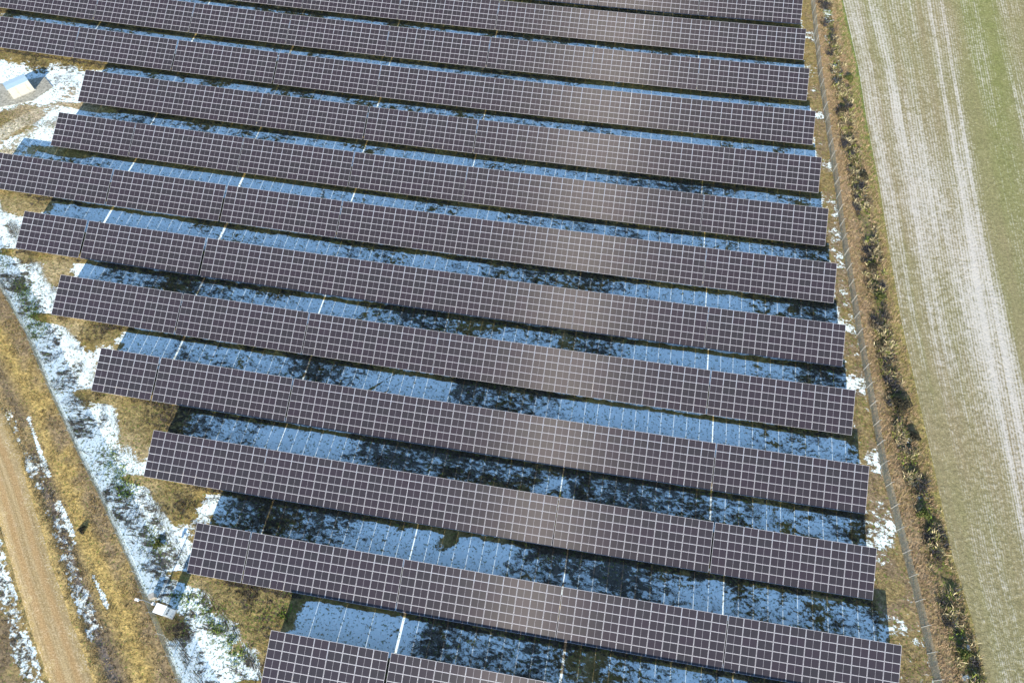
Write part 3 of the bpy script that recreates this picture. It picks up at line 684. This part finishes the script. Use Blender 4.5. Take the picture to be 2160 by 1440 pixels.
MB().tube((0.0, 0, 3.95), (-0.55, -0.1, 4.2), 0.035, n=8).build('arm', [M_STEEL], mast)
hd = MB().box((-0.6, -0.1, 4.22), (0.42, 0.26, 0.24)).build('camera_head', [M_WHITE], mast)
MB().tube((-0.6, -0.24, 4.22), (-0.6, -0.36, 4.20), 0.07, n=12).build('lens', [M_DARK], hd)
MB().tube((-0.6, -0.1, 3.9), (-0.6, -0.1, 4.1), 0.16, 0.10, 12).build('dome', [M_WHITE], hd)
MB().box((0.10, 0, 1.5), (0.24, 0.34, 0.5)).build('junction_box', [M_WHITE], mast)
bx = MB().box((0, 0, 0.45), (0.62, 0.55, 0.95)).box((0, 0, 0.95), (0.70, 0.62, 0.07)).build('marker_block', [M_STONE]); bx.location = at(326, 1259); bx.rotation_euler = (0, 0, 0.6); meta(bx, 'small cream concrete block between the left fence and the cabinet shadow', 'concrete block')

# ------------------------------------------------------------------ vegetation (blades)
def blades(name, pts, hgt, wid, tint, nb=6, spread=0.5, leafy=False, lean=(0.0, 0.0)):
    """pts (n,2); every tuft has nb blades (triangles)"""
    n = len(pts); N = n * nb
    px = np.repeat(pts[:, 0], nb) + rng.normal(0, 1, N) * np.repeat(wid, nb) * 1.6; py = np.repeat(pts[:, 1], nb) + rng.normal(0, 1, N) * np.repeat(wid, nb) * 1.6
    z = terr(px, py) - 0.03
    h = np.repeat(hgt, nb) * rng.uniform(0.45, 1.15, N); an = rng.uniform(0, 2 * np.pi, N); ln = h * rng.uniform(0.15, spread, N)
    la = rng.uniform(0, 2 * np.pi, N); w = np.repeat(wid, nb) * rng.uniform(0.5, 1.2, N) * 0.5
    tx = px + np.cos(la) * ln + lean[0] * h; ty = py + np.sin(la) * ln + lean[1] * h
    ax, ay = np.cos(an) * w, np.sin(an) * w
    if leafy:
        mx, my, mz = (px + tx) / 2, (py + ty) / 2, z + h * 0.55
        V = np.stack([np.stack([px, py, z], 1), np.stack([mx + ax, my + ay, mz], 1), np.stack([tx, ty, z + h * 0.75], 1), np.stack([mx - ax, my - ay, mz + 0.02], 1)], 1).reshape(-1, 3)
        F = np.arange(N * 4).reshape(N, 4); k = 4
    else:
        V = np.stack([np.stack([px - ax, py - ay, z], 1), np.stack([px + ax, py + ay, z], 1), np.stack([tx, ty, z + h], 1)], 1).reshape(-1, 3)
        F = np.arange(N * 3).reshape(N, 3); k = 3
    c = np.repeat(tint, nb, 0) * rng.uniform(0.65, 1.4, (N, 1)); C = np.repeat(np.concatenate([c, np.ones((N, 1))], 1), k, 0)
    me = np_mesh(name, V, F, [M_BLADE], {'tint': C}); return link(name, me)

def pick(n, x0, x1, y0, y1): return rng.uniform(x0, x1, n), rng.uniform(y0, y1, n)
def pal(n, cols, p):
    i = rng.choice(len(cols), n, p=p); return np.array(cols)[i]

# one big candidate cloud, sorted into kinds by where it stands
cx, cy = pick(420000, -128, 53, -6, 140)
cov, snow, weed, green, streak, D = cover_fields(cx, cy)
Dr, Dl, DB, DF, DR = D['dr'], D['dl'], D['dB'], D['dF'], D['dR']
u_ = rng.random(len(cx))
clump = fbm(cx / 0.9, cy / 0.9, 3)
dFs, sF, _ = poly_dist(cx, cy, FIELD_EDGE); infield = sF > 0
# distance to camera ground coverage: keep only what the picture can see
dx = np.stack([cx, cy, terr(cx, cy)], 1) - CAM; q = dx @ MRn; sx = 1080 + FPX * q[:, 0] / -q[:, 2]; sy_ = 720 - FPX * q[:, 1] / -q[:, 2]
vis = (sx > -60) & (sx < 2220) & (sy_ > -50) & (sy_ < 1500)
under = np.zeros(len(cx), bool)
for y0, xs, nc in ROWS: under |= (cx < xs[0]) & (cx > xs[-1]) & (cy > y0 + 1.2) & (cy < y0 + 5.2)
# dry grass: east verge, west verge, brown patches
east = (Dr > 0.0) & ~infield & vis & (u_ < 1.0)
westv = (Dl > 0.2) & (DR > 2.2) & vis
dE = east & (DB > 0.7)
dW = westv & (u_ < 0.15 + 1.1 * sstep(clump, 0.42, 0.62) * np.where(np.abs(Dl - 1.5) < 1.6, 1.0, 0.5) + 0.4 * (D['dRut'] < 1.4))
inner = (Dr < 0) & (Dl < 0) & vis & ~under & (snow < 0.35 + 0.25 * (clump - 0.5)) & (u_ < 0.7)
P = np.stack([cx, cy], 1)
def tints(mask, cols, p): return pal(int(mask.sum()), cols, p)
sel = dE
blades('dry_grass', P[sel], rng.uniform(0.18, 0.42, sel.sum()), rng.uniform(0.045, 0.09, sel.sum()), tints(sel, [(0.30, 0.215, 0.125), (0.38, 0.28, 0.17), (0.19, 0.13, 0.07), (0.26, 0.22, 0.08)], [0.4, 0.28, 0.2, 0.12]), 5, 0.9, lean=(0.5, 0.5)).update_tag()
meta(bpy.data.objects['dry_grass'], 'matted brown dry grass along the outer side of the right fence', 'dry grass', kind='stuff')
sel = dW
o = blades('dry_grass', P[sel], rng.uniform(0.15, 0.36, sel.sum()), rng.uniform(0.04, 0.085, sel.sum()), tints(sel, [(0.32, 0.24, 0.10), (0.24, 0.18, 0.09), (0.14, 0.105, 0.055), (0.40, 0.31, 0.16)], [0.35, 0.25, 0.25, 0.15]), 5, 0.8)
meta(o, 'ochre dry grass between the left fence and the dirt road', 'dry grass', kind='stuff')
sel = inner
o = blades('dry_grass', P[sel], rng.uniform(0.10, 0.28, sel.sum()), rng.uniform(0.04, 0.08, sel.sum()), tints(sel, [(0.20, 0.15, 0.05), (0.13, 0.10, 0.035), (0.28, 0.20, 0.06), (0.10, 0.11, 0.03)], [0.35, 0.3, 0.2, 0.15]), 4, 0.8)
meta(o, 'low dry grass in the bare patches inside the fences', 'dry grass', kind='stuff')
# dead weeds sticking out of the snow between the rows
sel = (Dr < 0.2) & (Dl < 0.2) & vis & ~under & (weed + 0.9 * (clump - 0.5) > 0.42) & (u_ < 0.9)
o = blades('dead_weeds', P[sel], rng.uniform(0.12, 0.42, sel.sum()), rng.uniform(0.03, 0.07, sel.sum()), tints(sel, [(0.08, 0.062, 0.042), (0.15, 0.12, 0.08), (0.04, 0.035, 0.028)], [0.45, 0.25, 0.3]), 5, 1.0)
meta(o, 'dark dead weeds poking through the snow between the rows', 'dead weeds', kind='stuff')
# green weeds
sel = (green + 0.8 * (clump - 0.5) > 0.62) & vis & ~under & ~infield & (u_ < 0.55)
o = blades('green_weeds', P[sel], rng.uniform(0.14, 0.38, sel.sum()), rng.uniform(0.10, 0.20, sel.sum()), tints(sel, [(0.13, 0.22, 0.03), (0.19, 0.24, 0.04), (0.09, 0.15, 0.025)], [0.4, 0.3, 0.3]), 5, 1.1, True)
meta(o, 'green leafy weeds growing through the snowy strips along the fences', 'green weeds', kind='stuff')
def scrub_tint(mask, cols, p):
    t = pal(int(mask.sum()), cols, p); k = fbm(P[mask][:, 0] / 1.1 + 7, P[mask][:, 1] / 1.1 + 3, 3)
    d = pal(len(t), [(0.03, 0.032, 0.04), (0.055, 0.055, 0.06)], [0.6, 0.4]); return np.where((k > 0.585)[:, None], d, t)
# bramble scrub in the ditch by the field
sel = east & (DB < 1.35 + 0.9 * (clump - 0.5)) & (fbm(cx / 1.6 + 4, cy / 1.6, 3) > 0.53)
o = blades('bramble_scrub', P[sel], rng.uniform(0.35, 1.15, sel.sum()), rng.uniform(0.05, 0.13, sel.sum()), scrub_tint(sel, [(0.08, 0.07, 0.05), (0.22, 0.165, 0.10), (0.46, 0.40, 0.23), (0.20, 0.23, 0.05)], [0.20, 0.32, 0.32, 0.16]), 9, 1.1, True)
meta(o, 'dark tangled bramble scrub in the ditch beside the field', 'bramble scrub', kind='stuff')

# single bushes that stand out of the scrub
def bush(px, py, r, h, dark, label, cat='bush'):
    g = site(px, py); root = empty('bush', (g[0], g[1], float(terr(g[0], g[1])))); meta(root, label, cat, 'bushes along the right-hand ditch' if px > 1000 else None)
    b = MB()
    for i in range(14):
        a = random.uniform(0, 6.28); rr = random.uniform(0.3, 0.9) * r
        b.tube((0.05 * math.cos(a), 0.05 * math.sin(a), 0), (rr * math.cos(a), rr * math.sin(a), h * random.uniform(0.5, 1.0)), 0.03, 0.012, 5)
    b.build('stem', [plain('bush_stem', (0.10, 0.08, 0.055), 0.9)], root)
    n = int(900 * r * r) + 300
    a = rng.uniform(0, 2 * np.pi, n); rr = r * np.sqrt(rng.random(n)) * (0.75 + 0.35 * np.sin(3 * a + px)); z = h * (0.15 + 0.85 * np.sqrt(np.clip(1 - (rr / r / 1.1) ** 2, 0, 1))) * rng.uniform(0.35, 1.05, n)
    c = np.stack([rr * np.cos(a), rr * np.sin(a), z], 1)
    d1 = rng.normal(0, 1, (n, 3)); d1 /= np.linalg.norm(d1, axis=1)[:, None]; d2 = np.cross(d1, rng.normal(0, 1, (n, 3))); d2 /= np.linalg.norm(d2, axis=1)[:, None]
    s = rng.uniform(0.05, 0.13, (n, 1))
    V = np.stack([c - d1 * s, c + d2 * s * 0.5, c + d1 * s, c - d2 * s * 0.5], 1).reshape(-1, 3); F = np.arange(n * 4).reshape(n, 4)
    cols = [(0.030, 0.030, 0.024), (0.05, 0.045, 0.03), (0.10, 0.09, 0.05)] if dark else [(0.05, 0.075, 0.02), (0.09, 0.12, 0.03), (0.22, 0.19, 0.07)]
    C = np.repeat(np.concatenate([pal(n, cols, [0.5, 0.3, 0.2]), np.ones((n, 1))], 1), 4, 0)
    link('foliage', np_mesh('foliage', V, F, [M_BLADE], {'tint': C}), root)
bush(1898, 858, 1.5, 1.3, True, 'large black-brown bush in the ditch, widest of the right-hand scrub')
bush(1840, 566, 0.8, 0.9, True, 'small dark bush in the ditch beside the seventh row of tables')
bush(1925, 925, 0.9, 1.0, True, 'dark bush just below the largest bush in the right-hand ditch')
bush(1790, 170, 0.9, 1.0, False, 'green-yellow bush at the edge of the field near the top')
bush(1855, 630, 1.0, 0.8, False, 'green bush in the ditch beside the eighth row of tables')
bush(1820, 375, 0.9, 0.9, True, 'dark bush at the field edge beside the fifth row of tables')
bush(1945, 1085, 0.9, 0.9, False, 'yellow-green bush in the ditch beside the fourth row from the bottom')
bush(2030, 1380, 0.9, 0.9, False, 'yellow-green bush in the ditch at the bottom right')
bush(1775, 235, 0.7, 0.8, True, 'dark low bush in the ditch near the top, left of the field')
bush(174, 1118, 0.55, 0.5, True, 'small dark bush on the ochre grass left of the fence')
bush(335, 1148, 0.7, 0.5, False, 'bright green bush on the snow above the tall cabinet')

# ------------------------------------------------------------------ light, sky, camera
EL = math.atan(1 / 2.1)
w = bpy.data.worlds.new('World'); scene.world = w; w.use_nodes = True
nt = w.node_tree; sk = nt.nodes.new('ShaderNodeTexSky'); sk.sky_type = 'NISHITA'; sk.sun_disc = False
sk.sun_elevation = EL; sk.sun_rotation = math.pi; sk.air_density = 1.0; sk.dust_density = 0.0; sk.ozone_density = 1.3; sk.altitude = 200
nt.links.new(sk.outputs[0], nt.nodes['Background'].inputs['Color']); nt.nodes['Background'].inputs['Strength'].default_value = 0.135
sd = bpy.data.lights.new('sun', 'SUN'); sd.energy = 4.3; sd.angle = R_(0.40); sd.color = (1.0, 0.90, 0.77)
so = bpy.data.objects.new('sun', sd); col.objects.link(so)
sv = Vector((-0.018, -math.cos(EL), math.sin(EL))); so.rotation_euler = sv.to_track_quat('Z', 'Y').to_euler(); so.location = (0, -60, 80)

cd = bpy.data.cameras.new('camera'); cam = bpy.data.objects.new('camera', cd); col.objects.link(cam)
cd.sensor_width = 36; cd.lens = 36 * FPX / 2160; cd.clip_end = 8000; cd.clip_start = 0.5
cam.matrix_world = Matrix.Translation(Vector(CAM)) @ MR.to_4x4(); scene.camera = cam
scene.view_settings.view_transform = 'Standard'; scene.view_settings.look = 'None'; scene.view_settings.exposure = 1.15; scene.view_settings.gamma = 1
scene.render.film_transparent = False
